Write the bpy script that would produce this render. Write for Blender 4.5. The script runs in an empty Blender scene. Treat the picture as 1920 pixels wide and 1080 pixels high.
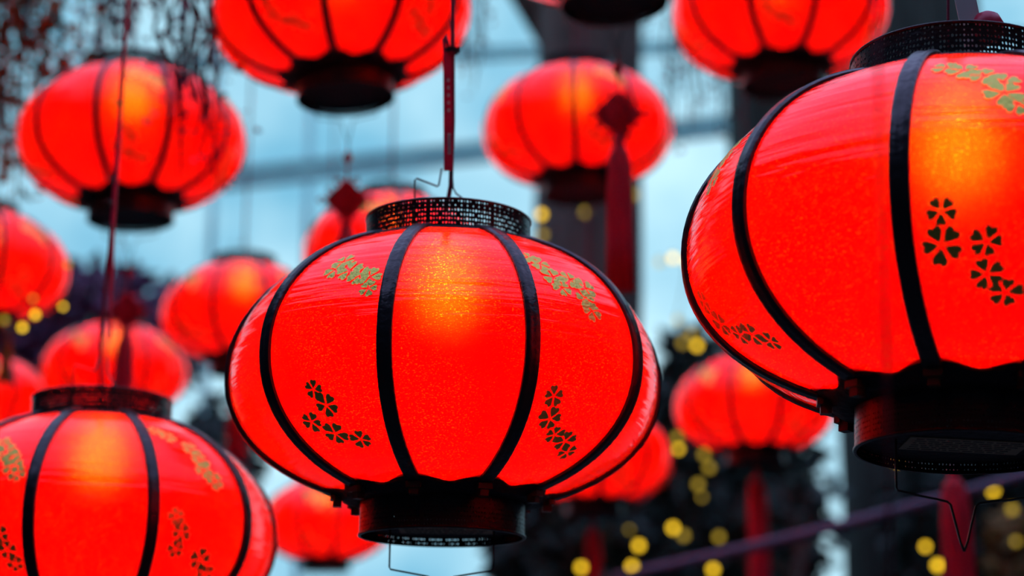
import bpy, math, random
from mathutils import Vector, Matrix
random.seed(7)
PI = math.pi
sc = bpy.context.scene
COL = sc.collection

# ------------------------------------------------------------------ camera
FPX = 3400.0                       # focal length in pixels of the 1920 px frame
PITCH = math.radians(14.6)
EYE = Vector((0, 0, 1.6))
RIGHT = Vector((1, 0, 0)); UP = Vector((0, -math.sin(PITCH), math.cos(PITCH))); FWD = Vector((0, math.cos(PITCH), math.sin(PITCH)))
cam = bpy.data.cameras.new('camera'); camo = bpy.data.objects.new('camera', cam); COL.objects.link(camo)
camo.location = EYE; camo.rotation_euler = (PI / 2 + PITCH, 0, 0)
cam.sensor_width = 36; cam.lens = 36 * FPX / 1920; cam.clip_end = 300
cam.dof.use_dof = True; cam.dof.focus_distance = 1.83; cam.dof.aperture_fstop = 2.9
sc.camera = camo
sc.view_settings.view_transform = 'Standard'; sc.view_settings.look = 'None'
sc.view_settings.exposure = 0; sc.view_settings.gamma = 1; sc.view_settings.use_curve_mapping = False
sc.cycles.use_denoising = True
sc.cycles.max_bounces = 8; sc.cycles.transparent_max_bounces = 8; sc.cycles.sample_clamp_indirect = 6

# ------------------------------------------------------------------ world: pale overcast dusk sky
world = bpy.data.worlds.new('dusk_sky'); sc.world = world; world.use_nodes = True
nt = world.node_tree; nt.nodes.clear()
o_ = nt.nodes.new('ShaderNodeOutputWorld'); bg = nt.nodes.new('ShaderNodeBackground')
tc = nt.nodes.new('ShaderNodeTexCoord'); nz = nt.nodes.new('ShaderNodeTexNoise'); rp = nt.nodes.new('ShaderNodeValToRGB')
nz.inputs['Scale'].default_value = 9; nz.inputs['Detail'].default_value = 3
rp.color_ramp.elements[0].position = .35; rp.color_ramp.elements[0].color = (.19, .50, .70, 1)
rp.color_ramp.elements[1].position = .66; rp.color_ramp.elements[1].color = (.56, .87, 1.0, 1)
nt.links.new(tc.outputs['Generated'], nz.inputs['Vector']); nt.links.new(nz.outputs['Fac'], rp.inputs['Fac'])
# the dusk sky deepens to blue-violet overhead
sx = nt.nodes.new('ShaderNodeSeparateXYZ'); mr = nt.nodes.new('ShaderNodeMapRange'); mx = nt.nodes.new('ShaderNodeMix'); mx.data_type = 'RGBA'
nt.links.new(tc.outputs['Generated'], sx.inputs[0]); nt.links.new(sx.outputs['Z'], mr.inputs['Value'])
mr.inputs['From Min'].default_value = .42; mr.inputs['From Max'].default_value = .80
nt.links.new(mr.outputs[0], mx.inputs[0]); nt.links.new(rp.outputs['Color'], mx.inputs[6]); mx.inputs[7].default_value = (.52, .58, 1.12, 1)
nt.links.new(mx.outputs[2], bg.inputs['Color']); nt.links.new(bg.outputs['Background'], o_.inputs['Surface'])
bg.inputs['Strength'].default_value = 1.12

def at(x, y, d):
    """point seen at photo pixel (x, y), d metres in front of the camera"""
    return EYE + d * (FWD + RIGHT * ((x - 960) / FPX) + UP * ((540 - y) / FPX))

# ------------------------------------------------------------------ materials
MATS = {}
def principled(name, col, rough=.5, metal=0, bump=0, bscale=40, spec=.5, noise=0, nscale=8, stretch=(1, 1, 1)):
    if name in MATS: return MATS[name]
    m = bpy.data.materials.new(name); m.use_nodes = True; n = m.node_tree; b = n.nodes['Principled BSDF']
    b.inputs['Base Color'].default_value = (*col, 1); b.inputs['Roughness'].default_value = rough; b.inputs['Metallic'].default_value = metal
    b.inputs['Specular IOR Level'].default_value = spec
    t = n.nodes.new('ShaderNodeTexCoord'); mp = n.nodes.new('ShaderNodeMapping'); mp.inputs['Scale'].default_value = stretch
    n.links.new(t.outputs['Object'], mp.inputs['Vector'])
    if noise:
        z = n.nodes.new('ShaderNodeTexNoise'); z.inputs['Scale'].default_value = nscale; z.inputs['Detail'].default_value = 4
        r = n.nodes.new('ShaderNodeValToRGB')
        r.color_ramp.elements[0].position = .3; r.color_ramp.elements[1].position = .7
        r.color_ramp.elements[0].color = (*[c * (1 - noise) for c in col], 1); r.color_ramp.elements[1].color = (*[min(1, c * (1 + noise)) for c in col], 1)
        n.links.new(mp.outputs['Vector'], z.inputs['Vector']); n.links.new(z.outputs['Fac'], r.inputs['Fac']); n.links.new(r.outputs['Color'], b.inputs['Base Color'])
    if bump:
        z = n.nodes.new('ShaderNodeTexNoise'); z.inputs['Scale'].default_value = bscale; z.inputs['Detail'].default_value = 3
        bp = n.nodes.new('ShaderNodeBump'); bp.inputs['Strength'].default_value = bump; bp.inputs['Distance'].default_value = .01
        n.links.new(mp.outputs['Vector'], z.inputs['Vector']); n.links.new(z.outputs['Fac'], bp.inputs['Height']); n.links.new(bp.outputs['Normal'], b.inputs['Normal'])
    MATS[name] = m
    return m

def emitter(name, col, strength):
    m = bpy.data.materials.new(name); m.use_nodes = True; n = m.node_tree; n.nodes.clear()
    o = n.nodes.new('ShaderNodeOutputMaterial'); e = n.nodes.new('ShaderNodeEmission')
    e.inputs['Color'].default_value = (*col, 1); e.inputs['Strength'].default_value = strength
    n.links.new(e.outputs['Emission'], o.inputs['Surface']); return m

def film_material():
    """red lantern film: lets the bulb's light through, glitter flecks, glossy wrinkled face"""
    m = bpy.data.materials.new('red_film'); m.use_nodes = True; n = m.node_tree; n.nodes.clear(); L = n.links.new
    N = n.nodes.new
    out = N('ShaderNodeOutputMaterial'); t = N('ShaderNodeTexCoord'); info = N('ShaderNodeObjectInfo')
    off = N('ShaderNodeVectorMath'); off.operation = 'ADD'; L(t.outputs['Object'], off.inputs[0])
    sc1 = N('ShaderNodeMath'); sc1.operation = 'MULTIPLY'; sc1.inputs[1].default_value = 3; L(info.outputs['Random'], sc1.inputs[0]); L(sc1.outputs[0], off.inputs[1])
    def noise(scale3, sc_, det=2):
        mp = N('ShaderNodeMapping'); mp.inputs['Scale'].default_value = scale3; L(off.outputs[0], mp.inputs['Vector'])
        z = N('ShaderNodeTexNoise'); z.inputs['Scale'].default_value = sc_; z.inputs['Detail'].default_value = det; L(mp.outputs['Vector'], z.inputs['Vector']); return z
    fleck = noise((.55, .55, 1.15), 820, 1)
    fr = N('ShaderNodeMapRange'); fr.inputs['From Min'].default_value = .60; fr.inputs['From Max'].default_value = .70; L(fleck.outputs['Fac'], fr.inputs['Value'])
    # large patches where the flecks are denser
    patch = noise((1, 1, 1), 14, 2)
    pr = N('ShaderNodeMapRange'); pr.inputs['From Min'].default_value = .28; pr.inputs['From Max'].default_value = .6; L(patch.outputs['Fac'], pr.inputs['Value'])
    fm = N('ShaderNodeMath'); fm.operation = 'MULTIPLY'; L(fr.outputs[0], fm.inputs[0]); L(pr.outputs[0], fm.inputs[1])
    colmix = N('ShaderNodeMix'); colmix.data_type = 'RGBA'
    colmix.inputs[6].default_value = (.80, .0002, .0002, 1); colmix.inputs[7].default_value = (.90, .042, .003, 1)
    L(fm.outputs[0], colmix.inputs[0])
    tr = N('ShaderNodeBsdfTranslucent'); L(colmix.outputs[2], tr.inputs['Color'])
    df = N('ShaderNodeBsdfDiffuse'); df.inputs['Color'].default_value = (.30, .002, .003, 1)
    m1 = N('ShaderNodeMixShader'); m1.inputs[0].default_value = .3; L(tr.outputs[0], m1.inputs[1]); L(df.outputs[0], m1.inputs[2])
    rf = N('ShaderNodeBsdfRefraction'); rf.inputs['Color'].default_value = (1, .42, .015, 1); rf.inputs['Roughness'].default_value = .72; rf.inputs['IOR'].default_value = 1.16
    fb = N('ShaderNodeBump'); fb.inputs['Strength'].default_value = .25; fb.inputs['Distance'].default_value = .002; L(fleck.outputs['Fac'], fb.inputs['Height']); L(fb.outputs['Normal'], rf.inputs['Normal'])
    wf = N('ShaderNodeMath'); wf.operation = 'MULTIPLY_ADD'; wf.inputs[1].default_value = .030; wf.inputs[2].default_value = .0060; L(fr.outputs[0], wf.inputs[0])
    m2 = N('ShaderNodeMixShader'); L(wf.outputs[0], m2.inputs[0]); L(m1.outputs[0], m2.inputs[1]); L(rf.outputs[0], m2.inputs[2])
    streak = noise((.18, .18, 3.4), 30, 3)
    sb = N('ShaderNodeBump'); sb.inputs['Strength'].default_value = .75; sb.inputs['Distance'].default_value = .004; L(streak.outputs['Fac'], sb.inputs['Height'])
    gl = N('ShaderNodeBsdfGlossy'); gl.inputs['Roughness'].default_value = .10; L(sb.outputs['Normal'], gl.inputs['Normal'])
    fz = N('ShaderNodeFresnel'); fz.inputs['IOR'].default_value = 1.42; L(sb.outputs['Normal'], fz.inputs['Normal'])
    # only the outer face is glossy film
    m3 = N('ShaderNodeMixShader'); L(fz.outputs[0], m3.inputs[0]); L(m2.outputs[0], m3.inputs[1]); L(gl.outputs[0], m3.inputs[2])
    L(m3.outputs[0], out.inputs['Surface']); return m

M_FILM = film_material()
M_RIB = principled('black_plastic', (.014, .015, .022), .30, bump=.25, bscale=60)
M_CAP = principled('black_enamel', (.010, .008, .012), .30, bump=.1, bscale=300)
M_COLLAR = principled('black_paper', (.006, .004, .006), .7, bump=.5, bscale=90)
M_GOLD = principled('gold_foil', (.80, .76, .14), .42, metal=.8, bump=.25, bscale=260)
M_BULB = emitter('warm_bulb', (1.0, .72, .30), 125)
M_SOCKET = principled('white_socket', (.5, .48, .44), .5, noise=.1)
M_WIRE = principled('steel_wire', (.10, .09, .08), .35, metal=.8, noise=.2, nscale=60)
M_CORD = principled('dark_red_cord', (.26, .010, .045), .5, noise=.25, nscale=120)
M_TAG = principled('red_plastic_tag', (.80, .02, .08), .35, noise=.15, nscale=60)
M_TAGPRINT = principled('white_print', (.75, .72, .68), .6, noise=.05)
M_LABEL = principled('kraft_label', (.42, .33, .20), .8, noise=.15, nscale=50)
M_INK = principled('black_ink', (.03, .025, .02), .7, noise=.1)
M_CLIP = principled('glue_clip', (.05, .038, .03), .4, noise=.3, nscale=90)
M_SILK = principled('red_silk', (.85, .008, .04), .55, bump=.6, bscale=60, stretch=(6, 6, .6), noise=.2, nscale=30)
M_GOLDSILK = principled('gold_silk', (.5, .25, .02), .55, bump=.6, bscale=60, stretch=(6, 6, .6), noise=.2, nscale=30)
M_BARK = principled('bark', (.13, .085, .075), .9, bump=1, bscale=9, stretch=(3, 3, .5), noise=.4, nscale=6)
M_BARK2 = principled('dark_bark', (.050, .058, .050), .9, bump=1, bscale=9, stretch=(3, 3, .5), noise=.4, nscale=6)
M_LEAF = principled('dark_leaf', (.045, .080, .068), .6, noise=.5, nscale=3)
M_LEAF2 = principled('autumn_leaf', (.30, .17, .04), .6, noise=.5, nscale=3)
M_LEAF3 = principled('purple_leaf', (.17, .07, .16), .6, noise=.5, nscale=3)
M_TWIG = principled('twig', (.05, .03, .045), .8, noise=.3)
M_BEAM = principled('teal_painted_steel', (.6, .9, .95), .5, noise=.12, nscale=3)
M_PIPE = principled('grey_purple_pipe', (.17, .13, .20), .5, noise=.2, nscale=3)
M_GROUND = principled('dark_paving', (.045, .045, .048), .8, bump=.3, bscale=6, noise=.3, nscale=2)
M_WALL = principled('added_dark_wall', (.035, .030, .032), .85, bump=.4, bscale=4, noise=.3, nscale=1.5)
M_FAIRY = emitter('fairy_light', (1.0, .60, .02), 3.2)
M_FAIRYD = emitter('fairy_light_dim', (1.0, .66, .06), .8)

# ------------------------------------------------------------------ mesh helpers
class MB:
    def __init__(s): s.v = []; s.f = []
    def add(s, vs, fs):
        o = len(s.v); s.v += [tuple(v) for v in vs]; s.f += [tuple(i + o for i in f) for f in fs]; return s
    def tube(s, pts, r, n=6, cap=True):
        pts = [Vector(p) for p in pts]; rs = r if isinstance(r, (list, tuple)) else [r] * len(pts)
        vs, fs = [], []; prev = None
        for i, p in enumerate(pts):
            d = (pts[min(i + 1, len(pts) - 1)] - pts[max(i - 1, 0)]).normalized()
            if prev is None:
                a = Vector((1, 0, 0)) if abs(d.x) < .9 else Vector((0, 1, 0))
                u = d.cross(a).normalized()
            else:
                u = (prev - d * prev.dot(d)).normalized()
            prev = u; w = d.cross(u)
            for k in range(n):
                q = 2 * PI * k / n; vs.append(p + (u * math.cos(q) + w * math.sin(q)) * rs[i])
        for i in range(len(pts) - 1):
            for k in range(n):
                fs.append((i * n + k, i * n + (k + 1) % n, (i + 1) * n + (k + 1) % n, (i + 1) * n + k))
        if cap: fs.append(tuple(range(n - 1, -1, -1))); e = (len(pts) - 1) * n; fs.append(tuple(range(e, e + n)))
        return s.add(vs, fs)
    def lathe(s, prof, n=40, cen=(0, 0), mod=None):
        vs, fs = [], []
        for i, (r, z) in enumerate(prof):
            for k in range(n):
                q = 2 * PI * k / n; rr, zz = (r, z) if mod is None else mod(i, r, z, q)
                vs.append((cen[0] + rr * math.sin(q), cen[1] - rr * math.cos(q), zz))
        for i in range(len(prof) - 1):
            for k in range(n):
                fs.append((i * n + k, (i + 1) * n + k, (i + 1) * n + (k + 1) % n, i * n + (k + 1) % n))
        return s.add(vs, fs)
    def disc(s, r, z, n=40, flip=False):
        vs = [(r * math.sin(2 * PI * k / n), -r * math.cos(2 * PI * k / n), z) for k in range(n)]
        f = tuple(range(n)); return s.add(vs, [f[::-1] if flip else f])
    def box(s, c, d, rot=None):
        vs = []
        for x in (-.5, .5):
            for y in (-.5, .5):
                for z in (-.5, .5):
                    p = Vector((x * d[0], y * d[1], z * d[2]))
                    if rot is not None: p = rot @ p
                    vs.append(p + Vector(c))
        return s.add(vs, [(0, 1, 3, 2), (4, 6, 7, 5), (0, 4, 5, 1), (2, 3, 7, 6), (0, 2, 6, 4), (1, 5, 7, 3)])
    def mesh(s, name, mat, smooth=True):
        me = bpy.data.meshes.new(name); me.from_pydata(s.v, [], s.f); me.materials.append(mat)
        if smooth:
            me.polygons.foreach_set('use_smooth', [True] * len(me.polygons))
        me.update(); return me

def link(name, me, parent=None, loc=None, rotz=0):
    o = bpy.data.objects.new(name, me); COL.objects.link(o); o.parent = parent
    if loc is not None: o.location = loc
    if rotz: o.rotation_euler = (0, 0, rotz)
    return o
def tag(o, label, cat, group=None, kind=None):
    o['label'] = label; o['category'] = cat
    if group: o['group'] = group
    if kind: o['kind'] = kind
    return o
def structure(name, me, label=None):
    o = link(name, me); o['kind'] = 'structure'
    if label: o['label'] = label
    return o

# ------------------------------------------------------------------ the setting
mb = MB(); mb.add([(-60, -40, 0), (60, -40, 0), (60, 80, 0), (-60, 80, 0)], [(0, 1, 2, 3)])
structure('ground', mb.mesh('ground', M_GROUND), 'dark paved ground below the lanterns')
mb = MB(); mb.box((0, -3.6, 5.5), (44, .6, 11))  # unseen wall, added so panels and ribs reflect something dark
structure('added_wall_back', mb.mesh('added_wall_back', M_WALL, False), 'unseen dark wall added behind the viewer for the lanterns to reflect')
for side, x, hgt in (('left', -5.2, 7.6), ('right', 5.2, 7.2)):
    mb = MB(); mb.box((x, 2.8, hgt / 2), (.6, 12.2, hgt))  # side wall out of view, added to cut sky sheen on the panels
    structure('added_wall_' + side, mb.mesh('added_wall_' + side, M_WALL, False), 'unseen dark wall added on the %s for the lanterns to reflect' % side)

def beam(p0, p1, w, h):
    p0, p1 = Vector(p0), Vector(p1); d = (p1 - p0); L_ = d.length; d.normalize()
    u = d.cross(Vector((0, 0, 1))); u = Vector((1, 0, 0)) if u.length < .1 else u.normalized(); q = u.cross(d)
    m = MB(); vs = []
    e = [(-w / 2, -h / 2), (w / 2, -h / 2), (w / 2, -h * .38), (w * .15, -h * .34), (w * .15, h * .34), (w / 2, h * .38), (w / 2, h / 2), (-w / 2, h / 2), (-w / 2, h * .38), (-w * .15, h * .34), (-w * .15, -h * .34), (-w / 2, -h * .38)]
    n = len(e)
    for p in (p0, p1): vs += [p + u * a + q * b for a, b in e]
    fs = [(i, (i + 1) % n, n + (i + 1) % n, n + i) for i in range(n)] + [tuple(range(n))[::-1], tuple(range(n, 2 * n))]
    return m.add(vs, fs)

BEAMS = [((180, 362), (2150, 150), 14, .13, .14, 'long pale teal steel beam slanting across the sky'),
         ((300, 120), (2150, 60), 17, .10, .10, 'upper pale teal steel beam near the top of the sky')]
for k, (a, b, d, w, h, lab) in enumerate(BEAMS):
    o = structure('roof_beam', beam(at(*a, d), at(*b, d), w, h).mesh('roof_beam', M_BEAM, False), lab)
for x, w in ((392, .05), (572, .05)):
    p = at(x, 540, 14.3)
    o = structure('roof_post', beam((p.x, p.y, 0), (p.x, p.y, 8), w, w).mesh('roof_post', M_BEAM, False), 'slim pale teal steel post under the slanting beam')

# ------------------------------------------------------------------ trees, trunks, foliage
def leaves(m, n, fn, size, droop=.3):
    for _ in range(n):
        c = fn(); s = size * random.uniform(.6, 1.3)
        a = Vector((random.gauss(0, 1), random.gauss(0, 1), random.gauss(-droop, .7))).normalized()
        b = a.cross(Vector((random.gauss(0, 1), random.gauss(0, 1), random.gauss(0, 1)))).normalized()
        q = a.cross(b) * .12 * s
        m.add([c, c + a * s * .45 + b * s * .28 + q, c + a * s, c + a * s * .45 - b * s * .28 + q], [(0, 1, 2), (0, 2, 3)])
    return m
def blob(c, r, shells=.35):
    c = Vector(c)
    def fn():
        v = Vector((random.gauss(0, 1), random.gauss(0, 1), random.gauss(0, 1))).normalized() * (random.random() ** shells)
        return c + Vector((v.x * r[0], v.y * r[1], v.z * r[2]))
    return fn

def trunk_mesh(base, top, r0, r1, seed):
    rnd = random.Random(seed); pts = []; rs = []
    b, t = Vector(base), Vector(top)
    for i in range(15):
        u = i / 14; p = b.lerp(t, u) + Vector((rnd.uniform(-1, 1), rnd.uniform(-1, 1), 0)) * r0 * .10 * (0 < i < 14)
        pts.append(p); rs.append((r0 + (r1 - r0) * u) * (1 + .5 * max(0, .1 - u) * 6) * rnd.uniform(.96, 1.05))
    return MB().tube(pts, rs, 14)

def tree(name, label, px, d, wpx, top_z, crowns, mat, nleaf, lsize, seed, branches=(), bark=None):
    bark = bark or M_BARK
    p = at(px, 540, d); base = Vector((p.x, p.y, 0)); r = wpx * d / FPX / 2
    root = bpy.data.objects.new(name, None); COL.objects.link(root); root.location = base; tag(root, label, 'tree')
    link('trunk', trunk_mesh((0, 0, 0), (0, 0, top_z), r * 1.03, r * .95, seed).mesh('trunk', bark), root)
    for bx, by, bz, ex, ey, ez, br in branches:
        a, e = Vector((bx, by, bz)), Vector((ex, ey, ez)); mid = a.lerp(e, .5) + Vector((0, 0, .15))
        link('branch', MB().tube([a, mid, e], [br, br * .7, br * .3], 8).mesh('branch', bark), root)
    m = MB()
    for (cx, cy, cd, rx, ry, rz, share) in crowns:
        c = at(cx, cy, cd) - base
        leaves(m, int(nleaf * share), blob(c, (rx, ry, rz)), lsize)
    if m.v:
        f = link('foliage', m.mesh('foliage', mat, False), root); f['kind'] = 'stuff'
    return root

# the crowns are given as (photo x, photo y, distance, half-sizes in metres, share of the leaves)
tree('park_tree', 'thick brown tree trunk behind the lantern with the dark tassel', 1105, 9.6, 205, 7.0, [], M_LEAF, 0, .15, 3,
     [(0, 0, 5.2, -1.0, .2, 6.6, .14), (0, 0, 5.6, .9, .2, 6.9, .12)])
tree('park_tree', 'slim grey tree trunk beside the largest lantern', 1430, 11.0, 130, 8.0, [], M_LEAF, 0, .16, 5, [(0, 0, 6.4, .5, .2, 7.6, .1)], M_BARK2)
tree('park_tree', 'broad dark tree trunk under and behind the largest lantern', 1716, 10.0, 300, 8.0, [], M_LEAF, 0, .15, 8, [(0, 0, 5.6, 1.0, .2, 7, .16)], M_BARK2)
def bush(name, label, px, py, d, r, mat, n, size, cat='tree'):
    c = at(px, py, d); base = Vector((c.x, c.y, 0))
    root = bpy.data.objects.new(name, None); COL.objects.link(root); root.location = base; tag(root, label, cat)
    link('trunk', trunk_mesh((0, 0, 0), (0, 0, c.z), .09, .05, int(px)).mesh('trunk', M_BARK), root)
    m = MB(); leaves(m, n, blob((0, 0, c.z), r), size)
    for _ in range(7):
        v = Vector((random.uniform(-1, 1) * r[0], random.uniform(-.6, .6) * r[1], random.uniform(-.8, .8) * r[2]))
        link('branch', MB().tube([(0, 0, c.z - r[2] * .5), v * .5 + Vector((0, 0, c.z - .1)), v + Vector((0, 0, c.z))], [.035, .02, .008], 6).mesh('branch', M_BARK), root)
    f = link('foliage', m.mesh('foliage', mat, False), root); f['kind'] = 'stuff'
    return root
bush('evergreen_tree', 'dark evergreen crown hung with yellow lights between the two big lanterns', 1335, 960, 9.4, (.46, .5, .95), M_LEAF, 5200, .15)
bush('evergreen_tree', 'dark evergreen crown behind the lower right of the middle lantern', 1062, 1010, 8.85, (.34, .32, .52), M_LEAF, 3400, .15)
bush('evergreen_tree', 'dark evergreen crown in the bottom right corner', 1890, 1010, 9.0, (.60, .4, .62), M_LEAF, 3600, .15)
bush('autumn_tree', 'golden brown leafed tree in the bottom right corner', 1905, 1040, 8.4, (.14, .2, .22), M_LEAF2, 240, .10)
bush('young_tree', 'sparse young tree against the pale gap right of the small lantern tassel', 1505, 960, 8.6, (.14, .2, .5), M_LEAF, 170, .12)
bush('shade_tree', 'dark purple leafed tree behind the lower left lanterns', 120, 640, 9.5, (.75, .5, .42), M_LEAF3, 2600, .13)
bush('shade_tree', 'brown leafed tree between the bottom left and middle lanterns', 420, 860, 9.0, (.20, .3, .35), M_LEAF, 500, .12)

def vine(label, px, top_py, d, strands, mat, lsize, lper, name='hanging_vine'):
    """strands: (dx px, bottom y px); leafy stems hanging down from above"""
    root = bpy.data.objects.new(name, None); COL.objects.link(root); root.location = at(px, top_py, d); tag(root, label, 'vine', 'hanging vines')
    m = MB()
    for dx, by in strands:
        dd = d + random.uniform(-.1, .1)
        a = at(px + dx, top_py, dd) - root.location; e = at(px + dx + random.uniform(-14, 14), by, dd) - root.location
        pts = [a.lerp(e, u / 6) + Vector((random.uniform(-1, 1), random.uniform(-1, 1), 0)) * .012 for u in range(7)]
        link('stem', MB().tube(pts, [.004] * 6 + [.0015], 5).mesh('stem', M_TWIG), root)
        for _ in range(int(lper * (by - top_py) / 100)):
            p = a.lerp(e, random.random() ** .8)
            leaves(m, 1, lambda p=p: p + Vector((random.gauss(0, .030), random.gauss(0, .030), 0)), lsize, .2)
    f = link('foliage', m.mesh('foliage', mat, False), root); f['kind'] = 'stuff'
    return root
vine('brown leafy vine hanging in the top left corner', 20, -60, 4.4, [(-40, 360), (-18, 330), (0, 260), (18, 300), (40, 190), (62, 150), (84, 110), (-60, 300), (30, 120), (104, 175), (-30, 420), (-10, 200), (8, 380), (50, 90), (70, 60), (-50, 150), (24, 80)], M_LEAF2, .040, 14)
vine('dark purple vine hanging over the upper left lantern', 210, -60, 4.6, [(-30, 130), (-18, 100), (-8, 165), (4, 90), (16, 80), (28, 60), (40, 40), (-2, 60)], M_LEAF3, .034, 15)
vine('fine purple twigs hanging beside the upper left lantern', 345, -60, 3.5, [(-55, 80), (-35, 150), (-18, 200), (0, 330), (14, 260), (30, 300), (46, 250), (52, 340), (58, 160), (22, 200), (-8, 240), (54, 180)], M_LEAF3, .022, 6)
vine('fine purple twigs hanging between the middle and top right lanterns', 1290, -60, 6.2, [(-40, 230), (-20, 290), (-5, 250), (12, 230), (30, 200), (45, 260), (-30, 180), (60, 180)], M_LEAF3, .030, 7)
vine('thin purple twigs hanging beside the top middle lantern', 885, -60, 6.0, [(-14, 150), (0, 170), (12, 130), (24, 90)], M_LEAF3, .026, 6)

# slanting pipe low on the right
p0, p1 = at(1150, 1085, 5.0), at(1990, 872, 5.0)
o = link('handrail_pipe', MB().tube([p0.lerp(p1, u / 10) - Vector((0, 0, .012 * math.sin(PI * u / 10))) for u in range(11)], .015, 10).mesh('handrail_pipe', M_PIPE))
tag(o, 'grey purple pipe slanting up towards the bottom right corner', 'pipe')

# ------------------------------------------------------------------ lantern geometry (unit lantern: half-width 0.25 m)
RA, ZW, BT, BB, NB = .2455, -.015, .170, .146, 2.2     # half-width, height of the widest ring, upper and lower half-heights
def prof(phi):
    """(radius, height) along the meridian, phi measured from the top pole; the lower half is a little fuller"""
    c, q = math.cos(phi), math.sin(phi)
    if c >= 0: return RA * q, ZW + BT * c
    return RA * max(q, 0) ** (2 / NB), ZW - BB * (-c) ** (2 / NB)
def prof_n(phi):
    (r0, z0), (r1, z1) = prof(phi - .004), prof(phi + .004); l = math.hypot(r1 - r0, z1 - z0)
    return -(z1 - z0) / l, (r1 - r0) / l, l / .008
def phi_at(z):
    a, b = .1, PI - .1
    for _ in range(40):
        m = (a + b) / 2
        if prof(m)[1] > z: a = m
        else: b = m
    return a
def surf(alpha, phi, bulge=.72):
    """point on a film panel, alpha = angle off the panel's middle, panel faces -Y"""
    r, z = prof(phi); h = PI / 10
    chord = r * math.cos(h) / math.cos(alpha)
    rr = chord * (1 - bulge) + r * bulge
    return Vector((rr * math.sin(alpha), -rr * math.cos(alpha), z))
PH0, PH1 = math.asin(.115 / RA), PI - math.asin((.114 / RA) ** (NB / 2))

def panel_mesh(bulge=.72):
    m = MB(); nu, nv = 8, 30; h = PI / 10; vs = []
    for j in range(nv + 1):
        ph = PH0 + (PH1 - PH0) * j / nv
        for i in range(nu + 1):
            vs.append(surf(-h + 2 * h * i / nu, ph, bulge))
    w = nu + 1
    fs = [(j * w + i, (j + 1) * w + i, (j + 1) * w + i + 1, j * w + i + 1) for j in range(nv) for i in range(nu)]
    return m.add(vs, fs).mesh('panel', M_FILM)
def rib_mesh():
    m = MB(); W, T = .0160, .0048; nv = 36
    strips = [[(-.5, -.4), (-.5, .45)], [(-.5, .45), (-.36, .92), (-.12, .80), (.12, .80), (.36, .92), (.5, .45)], [(.5, .45), (.5, -.4)], [(.5, -.4), (-.5, -.4)]]
    a0, a1 = math.asin(.100 / RA), PI - math.asin((.104 / RA) ** (NB / 2))
    for sec in strips:
        n = len(sec); vs = []
        for j in range(nv + 1):
            ph = a0 + (a1 - a0) * j / nv; r, z = prof(ph); nr, nz_, _ = prof_n(ph)
            for a, t in sec: vs.append((a * W, -(r + nr * t * T), z + nz_ * t * T))
        m.add(vs, [(j * n + i, (j + 1) * n + i, (j + 1) * n + i + 1, j * n + i + 1) for j in range(nv) for i in range(n - 1)])
    return m.mesh('rib', M_RIB)

def lattice(r, z0, z1, cols, rows, hole, name, taper=0):
    """pierced sheet-metal band: every cell has an octagonal hole whose size hole(i, j) gives (0 = solid)"""
    m = MB(); T = .0009
    def P(u, v, out):
        q = 2 * PI * u / cols; rr = r + taper * v / rows + (T / 2 if out else -T / 2)
        return (rr * math.sin(q), -rr * math.cos(q), z0 + (z1 - z0) * v / rows)
    # shared corner grid for both faces
    for i in range(cols):
        for j in range(rows):
            hsz = hole(i, j)
            if hsz <= 0:
                m.add([P(i, j, 1), P(i + 1, j, 1), P(i + 1, j + 1, 1), P(i, j + 1, 1)], [(0, 1, 2, 3)])
                m.add([P(i, j, 0), P(i + 1, j, 0), P(i + 1, j + 1, 0), P(i, j + 1, 0)], [(3, 2, 1, 0)])
                continue
            cu, cv = i + .5, j + .5; vs = []
            sq = [(-.5, -.5), (0, -.5), (.5, -.5), (.5, 0), (.5, .5), (0, .5), (-.5, .5), (-.5, 0)]
            oc = [(math.cos(math.radians(225 + 45 * k)) * hsz, math.sin(math.radians(225 + 45 * k)) * hsz) for k in range(8)]
            for out in (1, 0):
                vs += [P(cu + a, cv + b, out) for a, b in sq]; vs += [P(cu + a, cv + b, out) for a, b in oc]
            fs = []
            for k in range(8):
                k2 = (k + 1) % 8
                fs.append((k, k2, 8 + k2, 8 + k)); fs.append((16 + k2, 16 + k, 24 + k, 24 + k2)); fs.append((8 + k, 8 + k2, 24 + k2, 24 + k))
            m.add(vs, fs)
    return m.mesh(name, M_CAP, False)
def hole_pattern(i, j, k_=.86):
    return k_ * _holes(i, j)
def _holes(i, j):
    """flower-and-dot filigree, motif 6 cells wide; a solid seam every 22 columns"""
    if i % 22 == 0: return 0
    k = i % 6
    rowsets = {0: [.20, .34, .20, .0, .20, .34], 1: [.40, .30, .40, .32, .0, .32], 2: [.30, .44, .30, .26, .40, .26], 3: [.40, .30, .40, .32, .0, .32], 4: [.20, .34, .20, .30, .40, .30], 5: [0, .24, 0, .24, 0, .24]}
    return rowsets[j % 6][k]
def band(r, z, h, t, n=72):
    """rolled rim ring"""
    return MB().lathe([(r - t, z - h / 2), (r + t * .4, z - h / 2), (r + t, z - h / 4), (r + t, z + h / 4), (r + t * .4, z + h / 2), (r - t, z + h / 2), (r - t, z - h / 2)], n)

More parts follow.
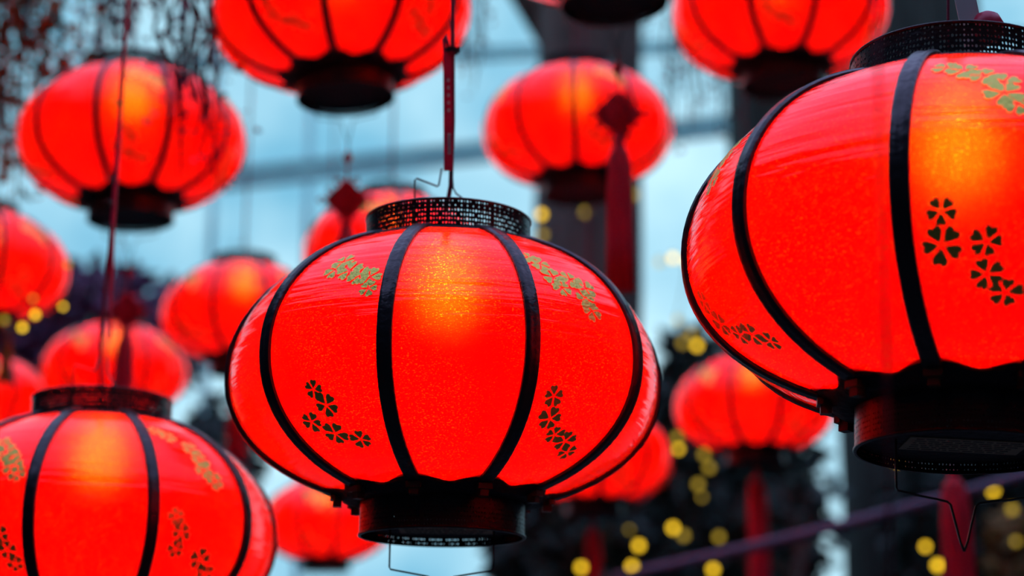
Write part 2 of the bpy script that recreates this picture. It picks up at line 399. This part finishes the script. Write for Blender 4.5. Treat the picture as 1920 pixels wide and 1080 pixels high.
ME = {}
ME['panel'] = panel_mesh(); ME['full_panel'] = panel_mesh(1.45); ME['rib'] = rib_mesh()
ZT0, ZT1 = .138, .174      # top cap
ZB0, ZB1 = -.193, -.1545    # bottom cap
ME['top_cap'] = lattice(.0955, ZT0, ZT1, 176, 7, hole_pattern, 'top_cap')
ME['bottom_cap'] = lattice(.0925, ZB0, ZB1, 176, 8, lambda i, j: hole_pattern(i, j, .56) if j < 7 else 0, 'bottom_cap')
ME['rim_top'] = band(.0958, ZT1, .0026, .0014).mesh('rim', M_CAP)
ME['rim_bottom'] = band(.0928, ZB0, .0030, .0016).mesh('rim', M_CAP)
ME['top_ring'] = band(.1060, .1350, .0060, .0090).mesh('top_ring', M_RIB)
mb = MB(); mb.lathe([(.012, .1375), (.108, .1375), (.108, .1355), (.012, .1355)], 60)  # closing plate added to keep bulb light out of the top cap
ME['top_light_stop'] = mb.mesh('top_light_stop', M_COLLAR, False)
def scallop(i, r, z, q):
    s = .5 + .5 * math.cos(q * 10)           # high at each rib
    if i == 0: return r + .016 * s - .004, z + .0095 * s
    if i == 1: return r + .008 * s, z + .004 * s
    return r, z
ME['collar'] = MB().lathe([(.121, -.1475), (.119, -.1500), (.1145, -.1520), (.1125, -.1555), (.094, -.1575), (.094, -.1540), (.108, -.1530)], 120, mod=scallop).disc(.100, -.1535, 40, True).mesh('collar', M_COLLAR)  # inner disc added to block bulb light leaking into the bottom cap
mb = MB(); mb.box((0, -.118, -.156), (.010, .010, .013)); mb.box((0, -.123, -.152), (.016, .006, .006))
ME['clip'] = mb.mesh('rib_clip', M_CLIP, False)
mb = MB(); mb.disc(.0905, -.1845, 48, True); mb.disc(.0905, -.1825, 48); mb.lathe([(.0905, -.1825), (.0905, -.1845)], 48)
ME['base_plate'] = mb.mesh('base_plate', M_COLLAR, False)
mb = MB(); mb.box((.004, .010, -.1852), (.105, .052, .0008))
ME['label'] = mb.mesh('paper_label', M_LABEL, False)
mb = MB()
rr = random.Random(2)
for row in range(6):
    x = -.042
    while x < .045:
        w = rr.uniform(.003, .011); mb.box((x + w / 2, .030 - row * .008, -.1857), (w, .0022, .0003)); x += w + .0022
ME['label_print'] = mb.mesh('label_print', M_INK, False)
mb = MB(); mb.lathe([(.0001, .120), (.016, .120), (.017, .126), (.015, .128), (.015, .136)], 20)
ME['socket'] = mb.mesh('socket', M_SOCKET)
mb = MB(); mb.lathe([(.0005, .0475), (.014, .0495), (.025, .058), (.031, .070), (.031, .082), (.026, .094), (.017, .106), (.014, .120)], 12)
ME['bulb'] = mb.mesh('bulb', M_BULB)
# wire hooks
mb = MB(); wr = .0011
mb.tube([(-.039, -.02, .140), (-.039, -.02, .2195), (-.037, -.02, .2215), (-.0135, -.004, .2170), (-.012, -.003, .2185), (-.009, 0, .240)], wr, 6)
mb.tube([(.019, -.02, .140), (.018, -.02, .1970), (.009, -.008, .207), (.005, -.002, .216), (.003, 0, .240)], wr, 6)
ME['top_hook'] = mb.mesh('wire_hook', M_WIRE)
mb = MB()
for s in (-1, 1):
    mb.tube([(s * .058, .0, -.175), (s * .058, 0, -.2275), (s * .0565, 0, -.2300), (s * .014, 0, -.2375), (s * .011, 0, -.2400), (s * .003, 0, -.272), (0, 0, -.280)], wr, 6)
ME['bottom_hook'] = mb.mesh('wire_hook', M_WIRE)

# printed blossoms -------------------------------------------------
def blossom(m, a0, z0, rad, rot, bulge=.72, off=.0007):
    """five heart-shaped petals laid on the film, a0 degrees off the panel's middle at height z0"""
    a0 = math.radians(a0)
    ph0 = phi_at(z0); c = surf(a0, ph0, bulge)
    r0 = math.hypot(c.x, c.y); dph = prof_n(ph0)[2]
    def lay(x, y):
        a = a0 + x / r0; ph = ph0 - y / dph
        a = max(-PI / 10 * .97, min(PI / 10 * .97, a)); p = surf(a, ph, bulge)
        nr, nz_, _ = prof_n(ph); n = Vector((nr * math.sin(a), -nr * math.cos(a), nz_))
        return p + n * off
    heart = [(.14, 0), (.42, .20), (.70, .36), (.92, .33), (1.0, .18), (.90, .0), (1.0, -.18), (.92, -.33), (.70, -.36), (.42, -.20)]
    for k in range(5):
        t = rot + 2 * PI * k / 5 + random.uniform(-.08, .08); ct, st = math.cos(t), math.sin(t); s = rad * random.uniform(.88, 1.06)
        pts = [lay((u * ct - v * st) * s, (u * st + v * ct) * s) for u, v in heart]
        cen = lay(.62 * ct * s, .62 * st * s)
        m.add([cen] + pts, [(0, i + 1, (i + 1) % 10 + 1) for i in range(10)])
D_LOW = [
    [(-3.1, -.065, .0115), (-.5, -.081, .0145), (-8.0, -.094, .0125), (-2, -.1065, .0150), (5.9, -.113, .0125)],
    [(-10.0, -.070, .0120), (-8.6, -.091, .0145), (-4.2, -.1040, .0120), (1.2, -.108, .0140), (5.8, -.1165, .0115)],
    [(-10.7, -.052, .0115), (-10.9, -.076, .0170), (-2.3, -.074, .0130), (-2.0, -.095, .0145), (2.4, -.106, .0145)],
    [(-10.5, -.018, .0120), (-8.4, -.038, .0135), (-9.3, -.058, .0120), (.7, -.067, .0160), (5.2, -.083, .0140)],
    [(4.5, -.036, .0120), (8.6, -.047, .0130), (10.8, -.065, .0135), (12.6, -.081, .0115), (3.0, -.058, .0120)],
]
D_HIGH = [
    [(0.2, .0760, .012), (4.6, .0616, .014), (8.4, .0535, .012), (11.8, .050, .012), (-.8, .066, .012), (12.3, .036, .009)],
    [(-13.6, .083, .010), (-10.8, .0765, .012), (-8.4, .0600, .013), (-6.8, .0480, .011), (-2.0, .062, .012), (2.6, .055, .014), (.8, .040, .012), (1.6, .027, .012)],
    [(-9.5, .087, .011), (-5.6, .0815, .013), (-1.4, .0735, .013), (2.4, .065, .013), (2.0, .052, .014), (4.2, .0405, .012)],
    [(-12.0, .102, .010), (-7, .095, .012), (.7, .079, .013), (2.2, .065, .013), (1.8, .050, .012), (5.3, .037, .013)],
    [(0.2, .0760, .012), (4.6, .0616, .014), (8.4, .0535, .012), (9.8, .042, .012), (-.8, .066, .012), (12.3, .030, .010)],
]
for pre, bul in (('', .72), ('far_', 1.45)):
    ME[pre + 'low'] = []; ME[pre + 'high'] = []
    for k in range(5):
        m = MB(); random.seed(31 + k)
        for a, z, r in D_LOW[k]: blossom(m, a, z, r, random.uniform(0, 6), bul)
        ME[pre + 'low'].append(m.mesh('blossom_print', M_GOLD, False))
        m = MB()
        for a, z, r in D_HIGH[k]: blossom(m, a, z, r * 1.18, random.uniform(0, 6), bul)
        ME[pre + 'high'].append(m.mesh('blossom_print', M_GOLD, False))

def lantern(px, py, d, label, scale=1.0, spin=0.0, tilt=(0, 0), designs=(0, 1, 2, 0, 1), cord_len=.9, cord=None, hooks=True, detail=True, odd=0, lower_hook=True):
    root = bpy.data.objects.new('red_lantern', None); COL.objects.link(root)
    root.location = at(px, py, d); root.scale = (scale,) * 3
    root.rotation_euler = (math.radians(tilt[0]), math.radians(tilt[1]), 0)
    tag(root, label, 'lantern', 'red lanterns')
    sp = math.radians(spin)
    for k in range(10):
        link('rib', ME['rib'], root, rotz=sp + k * PI / 5)
        pn = link('panel', ME['panel' if detail else 'full_panel'], root, rotz=sp + (k + .5) * PI / 5)
        if (k + odd) % 2 == 0:
            q = designs[(k // 2) % len(designs)]
            hi, lo = ('high', 'low') if detail else ('far_high', 'far_low')
            link('blossom_print', ME[lo][q], pn); link('blossom_print', ME[hi][q], pn)
        if detail: link('rib_clip', ME['clip'], root, rotz=sp + k * PI / 5)
    link('top_ring', ME['top_ring'], root); link('top_light_stop', ME['top_light_stop'], root)
    t = link('top_cap', ME['top_cap'], root, rotz=sp); link('rim', ME['rim_top'], t)
    link('collar', ME['collar'], root, rotz=sp)
    b = link('bottom_cap', ME['bottom_cap'], root, rotz=sp); link('rim', ME['rim_bottom'], b)
    bp_ = link('base_plate', ME['base_plate'], root)
    if detail:
        lb = link('paper_label', ME['label'], bp_); link('label_print', ME['label_print'], bp_)
    link('socket', ME['socket'], root); link('bulb', ME['bulb'], root)
    if hooks: link('wire_hook', ME['top_hook'], root)
    if lower_hook: link('wire_hook', ME['bottom_hook'], root)
    if cord is None:
        m = MB().tube([(-.003, 0, .19), (-.003, 0, .23), (0, 0, .24 + cord_len / 2), (0, 0, .24 + cord_len)], .0035, 6)
        link('cord', m.mesh('cord', M_CORD), root)
    else:
        cord(root)
    return root

# --- the sharp lantern in the middle, its red tag and cord
def middle_cord(root):
    m = MB().tube([(-.004, -.001, .19), (-.001, 0, .20), (.002, .001, .22), (.003, .002, .30), (.001, .002, .385), (0, .002, .46), (0, .002, .78)], .0027, 8)
    link('cord', m.mesh('cord', M_CORD), root)
    tg = MB(); R_ = Matrix.Rotation(math.radians(-1.5), 3, 'Y')
    tg.box((-.0030, -.0028, .312), (.0105, .0022, .150), R_)
    t = link('tag_strap', tg.mesh('tag_strap', M_TAG, False), root)
    pm = MB()
    for k in range(5): pm.box((-.0020 - .0003 * k, -.0042, .312 + .0095 * k), (.0026, .0004, .0040), R_)
    pm.box((-.0006, -.0042, .270), (.0034, .0004, .026), R_)
    link('tag_print', pm.mesh('tag_print', M_TAGPRINT, False), t)
    bk = MB()
    for k in range(7): bk.box((-.0004, -.0046, .260 + .0032 * k), (.0028, .0003, .0010), R_)
    link('tag_barcode', bk.mesh('tag_barcode', M_INK, False), t)
    zp = MB().lathe([(.0062, .386), (.0078, .386), (.0078, .392), (.0062, .392), (.0062, .386)], 16); zp.box((.007, -.004, .3890), (.006, .006, .005))
    link('cable_tie', zp.mesh('cable_tie', M_RIB, False), root)
    lp = MB().tube([(-.003, -.001, .372), (-.008, -.001, .385), (-.0095, -.001, .402), (-.0075, -.001, .408), (-.005, -.001, .398), (-.002, 0, .384)], .0022, 6)
    link('cord_loop', lp.mesh('cord_loop', M_CORD), root)
def left_cord(root):
    m = MB().tube([(-.002, 0, .19), (-.004, 0, .215), (-.009, 0, .25), (-.007, 0, .33), (-.004, 0, .40), (-.002, 0, .60), (-.003, 0, .9), (-.003, 0, 1.25)], [.0026] * 3 + [.0030] * 5, 6)
    link('cord', m.mesh('cord', M_CORD), root)
    m = MB().tube([(.005, 0, .265), (.003, -.002, .30), (.001, -.003, .36), (-.001, -.003, .42), (-.001, -.002, .60), (-.001, -.002, .80), (-.001, -.002, 1.25)], [.0012, .0024, .0034, .0034, .0030, .0030, .0030], 6)
    link('tag_strap', m.mesh('tag_strap', M_TAG), root)
    for z, w in ((.43, .008), (.465, .006), (.50, .007), (.62, .006)):
        m = MB().lathe([(.0042, z - .003), (.0052, z - .002), (.0052, z + .002), (.0042, z + .003)], 8, (-.003, -.001))
        ct = link('cable_tie', m.mesh('cable_tie', M_WIRE), root)
        link('tie_tail', MB().tube([(-.006, -.002, z), (-.010, -.003, z + .006), (-.012 - w, -.002, z + .003)], .0010, 5).mesh('tie_tail', M_WIRE), ct)
def right_cord(root):
    m = MB().tube([(-.004, -.001, .17), (-.006, 0, .21), (-.004, .001, .30), (-.004, .001, .9)], .0014, 6); link('cord', m.mesh('cord', M_CORD), root)
    t = MB(); t.box((.006, -.004, .262), (.020, .002, .15), Matrix.Rotation(math.radians(-10), 3, 'Y')); link('tag_strap', t.mesh('tag_strap', M_TAGPRINT, False), root)
    b = MB().lathe([(.0005, .196), (.011, .198), (.015, .208), (.015, .216), (.011, .224), (.004, .228)], 16, (.030, -.004)); link('cord_bead', b.mesh('cord_bead', M_TAG), root)

A = lantern(835, 690, 2.08, 'sharp glossy red lantern with black ribs in the middle of the picture', spin=-12.5, tilt=(0, .6), odd=1, designs=(1, 2, 0, 1, 0), cord=middle_cord)
B = lantern(1797, 455, 1.79, 'largest red lantern, cut off by the picture edge, gold blossoms near its top', scale=1.09, spin=-24, tilt=(-2, 3), designs=(2, 0, 1, 0, 1), cord=right_cord, hooks=False)
C = lantern(178, 985, 2.49, 'red lantern in the bottom left corner below a long dark red cord', spin=29.7, tilt=(-1.5, 0), designs=(3, 2, 0, 1, 4), cord=left_cord)

FAR = [  # x, y, distance, spin, label
    (248, 257, 4.02, -6, 'blurred red lantern in the upper left beneath the purple vine'),
    (640, 10, 3.52, -4, 'blurred red lantern cut by the top edge above the middle lantern'),
    (1082, 236, 4.78, -4, 'blurred red lantern with two orange glows, in front of the thick trunk'),
    (1462, 15, 4.20, 11, 'blurred red lantern cut by the top edge beside the largest lantern'),
    (1140, -180, 3.22, 0, 'lantern above the top edge of which only the black bottom cap shows'),
    (735, 468, 5.15, 10, 'red lantern hidden half behind the middle lantern, knot ornament before it'),
    (-38, 497, 5.10, 31, 'red lantern cut by the left edge with yellow lights under it'),
    (215, 690, 6.3, 2, 'small red lantern right above the cap of the bottom left lantern'),
    (1413, 756, 5.67, 12, 'small red lantern tucked below the largest lantern, tassel underneath'),
    (456, 586, 5.60, -13, 'small red lantern left of the middle lantern, black cap against the sky'),
    (1112, 852, 5.75, 4, 'small red lantern behind the lower right of the middle lantern'),
    (612, 975, 6.9, 16, 'small red lantern low between the bottom left and middle lanterns'),
    (-36, 748, 6.4, 8, 'small red lantern cut by the left edge, lowest on that side'),
]
lan = []
for i, (x, y, d, s, lab) in enumerate(FAR):
    lan.append(lantern(x, y, d, lab, spin=s, tilt={0: (0, -2), 1: (0, -4), 4: (0, -2.5)}.get(i, (random.uniform(-1, 1), random.uniform(-1, 1))), detail=False, odd=i % 2, lower_hook=i not in (6, 8, 9, 10), cord_len=(.9 if y < 100 else d * .5 + .1 - (at(x, y, d).z - EYE.z))))

# ------------------------------------------------------------------ tassels and knot ornaments
def tassel_parts(root, z, mat, w=.021, length=.26):
    m = MB().lathe([(.003, z + .020), (.008, z + .016), (.011, z + .006), (.0095, z), (.011, z - .004), (w * .8, z - .02)], 16); link('tassel_head', m.mesh('tassel_head', mat), root)
    def flute(i, r, zz, q): return r * (1 + .10 * math.sin(q * 9 + i)), zz
    m = MB().lathe([(.010, z - .002), (w * .85, z - .03), (w, z - .09), (w * 1.05, z - length * .7), (w * 1.12, z - length), (.002, z - length)], 36, mod=flute); link('fringe', m.mesh('fringe', mat), root)
def knot_ornament(lamp, label, drop=.030):
    """string, bead, flat diamond knot with loops and a tassel, hung from the lower wire hook of a lantern"""
    root = bpy.data.objects.new('knot_ornament', None); COL.objects.link(root); root.location = lamp.location + lamp.rotation_euler.to_matrix() @ Vector((0, 0, -.280)); tag(root, label, 'ornament', 'knot ornaments with tassels')
    link('string', MB().tube([(0, 0, .004), (0, 0, -drop)], .0016, 6).mesh('string', M_CORD), root)
    z = -drop
    link('bead', MB().lathe([(.001, z + .012), (.006, z + .006), (.0095, z - .002), (.006, z - .010), (.001, z - .016)], 12).mesh('bead', M_SILK), root)
    link('neck', MB().tube([(0, 0, z - .012), (0, 0, z - .045)], .0022, 6).mesh('neck', M_SILK), root)
    zc = z - .086; m = MB(); h = .042
    # woven diamond: crossing fat cords
    for k in range(-3, 4):
        u = k / 3 * .8
        for s in (-1, 1):
            a = Vector((h * (u - 1) / 2, 0, h * (u + 1) / 2)); b = Vector((h * (u + 1) / 2, 0, h * (u - 1) / 2))
            if s < 0: a.x, b.x = -a.x, -b.x
            m.tube([a + Vector((0, .003 * s, zc)), (a + b) / 2 + Vector((0, -.003 * s, zc)), b + Vector((0, .003 * s, zc))], .0058, 6)
    link('knot', m.mesh('knot', M_SILK), root)
    for k in range(10):
        s = 1 if k % 2 else -1; u = (k // 2) / 4
        c = Vector((s * h * (1 - abs(2 * u - 1) * .75) * .95, 0, zc + h * (1 - 2 * u) * .75)); o_ = Vector((s, 0, .8 - 1.6 * u)).normalized() * .013
        t = Vector((-o_.z, 0, o_.x)) * .45
        link('loop', MB().tube([c - t * .3, c + o_ * .6 - t, c + o_ * 1.2, c + o_ * .6 + t, c + t * .3], .0022, 5).mesh('loop', M_SILK), root)
    tassel_parts(root, zc - .055, M_SILK)
    return root
knot_ornament(lan[0], 'dark red knot ornament below the upper left lantern')
knot_ornament(lan[1], 'dark red knot ornament below the top edge lantern against the sky')
knot_ornament(lan[4], 'dark red knot ornament with long tassel before the thick trunk')
def tassel(px, py, d, label, w=.017, length=.3, mat=None, string=.1):
    root = bpy.data.objects.new('tassel', None); COL.objects.link(root); root.location = at(px, py, d); tag(root, label, 'tassel', 'plain tassels')
    link('string', MB().tube([(0, 0, string), (0, 0, .015)], .0018, 6).mesh('string', M_CORD), root)
    tassel_parts(root, 0, mat or M_SILK, w, length)
    return root
tassel(1418, 892, 5.67, 'red tassel below the small lantern under the largest lantern', .030, .5, string=.035)
tassel(1112, 985, 5.75, 'dull red tassel below the small lantern behind the middle lantern', .024, .4, string=.032)
tassel(1787, 893, 3.6, 'bright red tassel hanging behind the lower cap of the largest lantern', .029, .4)
tassel(447, 745, 5.67, 'dark red tassel left of the middle lantern', .030, .22, string=.07)
tassel(14, 640, 5.1, 'orange gold tassel near the left edge', .018, .12, M_GOLDSILK, string=.03)

# the blurred cord close to the lens, hung in front of the largest lantern
a, b = at(1640, -120, 1.05), at(1672, 1200, 1.05)
o = link('hanging_cord', MB().tube([a, a.lerp(b, .3), a.lerp(b, .6) + Vector((.001, 0, 0)), b], .0013, 8).mesh('hanging_cord', M_CORD))
tag(o, 'thin blurred dark red cord hanging in front of the largest lantern', 'cable')

# ------------------------------------------------------------------ fairy lights
def fairy(label, pts, name='string_light', ends=()):
    """pts: (x, y, distance, bright?, radius)"""
    P = [at(x, y, d) for x, y, d, _, _ in pts]
    root = bpy.data.objects.new(name, None); COL.objects.link(root); root.location = P[0]; tag(root, label, 'string lights', 'strings of yellow lights')
    W = []
    for i in range(len(P) - 1):
        for u in range(4):
            q = P[i].lerp(P[i + 1], u / 4); W.append(q - P[0] + Vector((0, .03, -.03 * math.sin(PI * u / 4) + .02)))
    W.append(P[-1] - P[0] + Vector((0, .03, .02)))
    W += [at(*e) - P[0] for e in ends]
    link('cable', MB().tube(W, .0025, 5).mesh('cable', M_COLLAR), root)
    for p, (_, _, _, br, r) in zip(P, pts):
        m = MB().lathe([(.0003, -r), (r * .7, -r * .72), (r, 0), (r * .72, r * .7), (r * .3, r)], 10)
        b = link('bulb', m.mesh('bulb', M_FAIRY if br else M_FAIRYD), root, p - P[0])
        c = MB().lathe([(r * .45, r * .8), (r * .45, r * 1.5), (r * .1, r * 1.6)], 8); link('bulb_socket', c.mesh('bulb_socket', M_COLLAR), b)
    return root
r1 = .017
fairy('string of yellow lights right of the cap of the middle lantern', [(1015, 402, 8.4, 1, r1), (1017, 440, 8.4, 0, r1), (1097, 398, 8.6, 0, r1), (1168, 420, 8.6, 1, r1 * .8), (1188, 365, 8.6, 0, r1)], ends=[(1110, 330, 9.0), (1105, 300, 9.5)])
fairy('string of yellow lights beside the left flank of the largest lantern', [(1236, 492, 8.6, 0, r1), (1262, 484, 8.6, 1, r1), (1290, 492, 8.6, 1, r1), (1270, 600, 8.6, 0, r1), (1280, 643, 8.6, 0, r1), (1307, 648, 8.5, 1, r1), (1296, 625, 8.6, 0, r1)], ends=[(1310, 720, 8.9), (1330, 800, 9.3)])
fairy('string of yellow lights low between the middle and largest lanterns', [(1272, 842, 8.2, 1, r1 * .8), (1270, 820, 8.3, 0, r1), (1320, 852, 8.2, 0, r1), (1330, 877, 8.2, 0, r1), (1309, 908, 8.2, 0, r1), (1316, 932, 8.3, 0, r1 * .7), (1348, 1007, 8.2, 0, r1), (1282, 1004, 8.2, 0, r1), (1262, 990, 8.2, 1, r1), (1198, 1023, 8.2, 1, r1), (1185, 1062, 8.2, 1, r1), (1180, 993, 8.2, 0, r1 * .6), (1090, 1064, 8.2, 1, r1)])
fairy('string of yellow lights at the bottom edge below the small lantern', [(1285, 1050, 8.2, 0, r1 * .6), (1337, 1068, 8.2, 1, r1), (1352, 1040, 8.3, 0, r1 * .6), (1340, 1120, 8.2, 1, r1)])
fairy('string of yellow lights in the bottom right corner', [(1735, 1025, 7.6, 1, r1 * .8), (1758, 1060, 7.6, 1, r1), (1862, 920, 7.6, 1, r1), (1898, 955, 7.6, 0, r1), (1905, 1015, 7.6, 0, r1 * .8), (1680, 865, 7.6, 1, r1 * .7)])
fairy('string of small yellow lights under the lantern at the left edge', [(128, 496, 4.8, 0, .007), (118, 575, 4.8, 1, .006), (66, 590, 4.8, 1, .008), (62, 560, 4.8, 0, .006), (42, 614, 4.8, 1, .008), (8, 600, 4.8, 0, .008)])
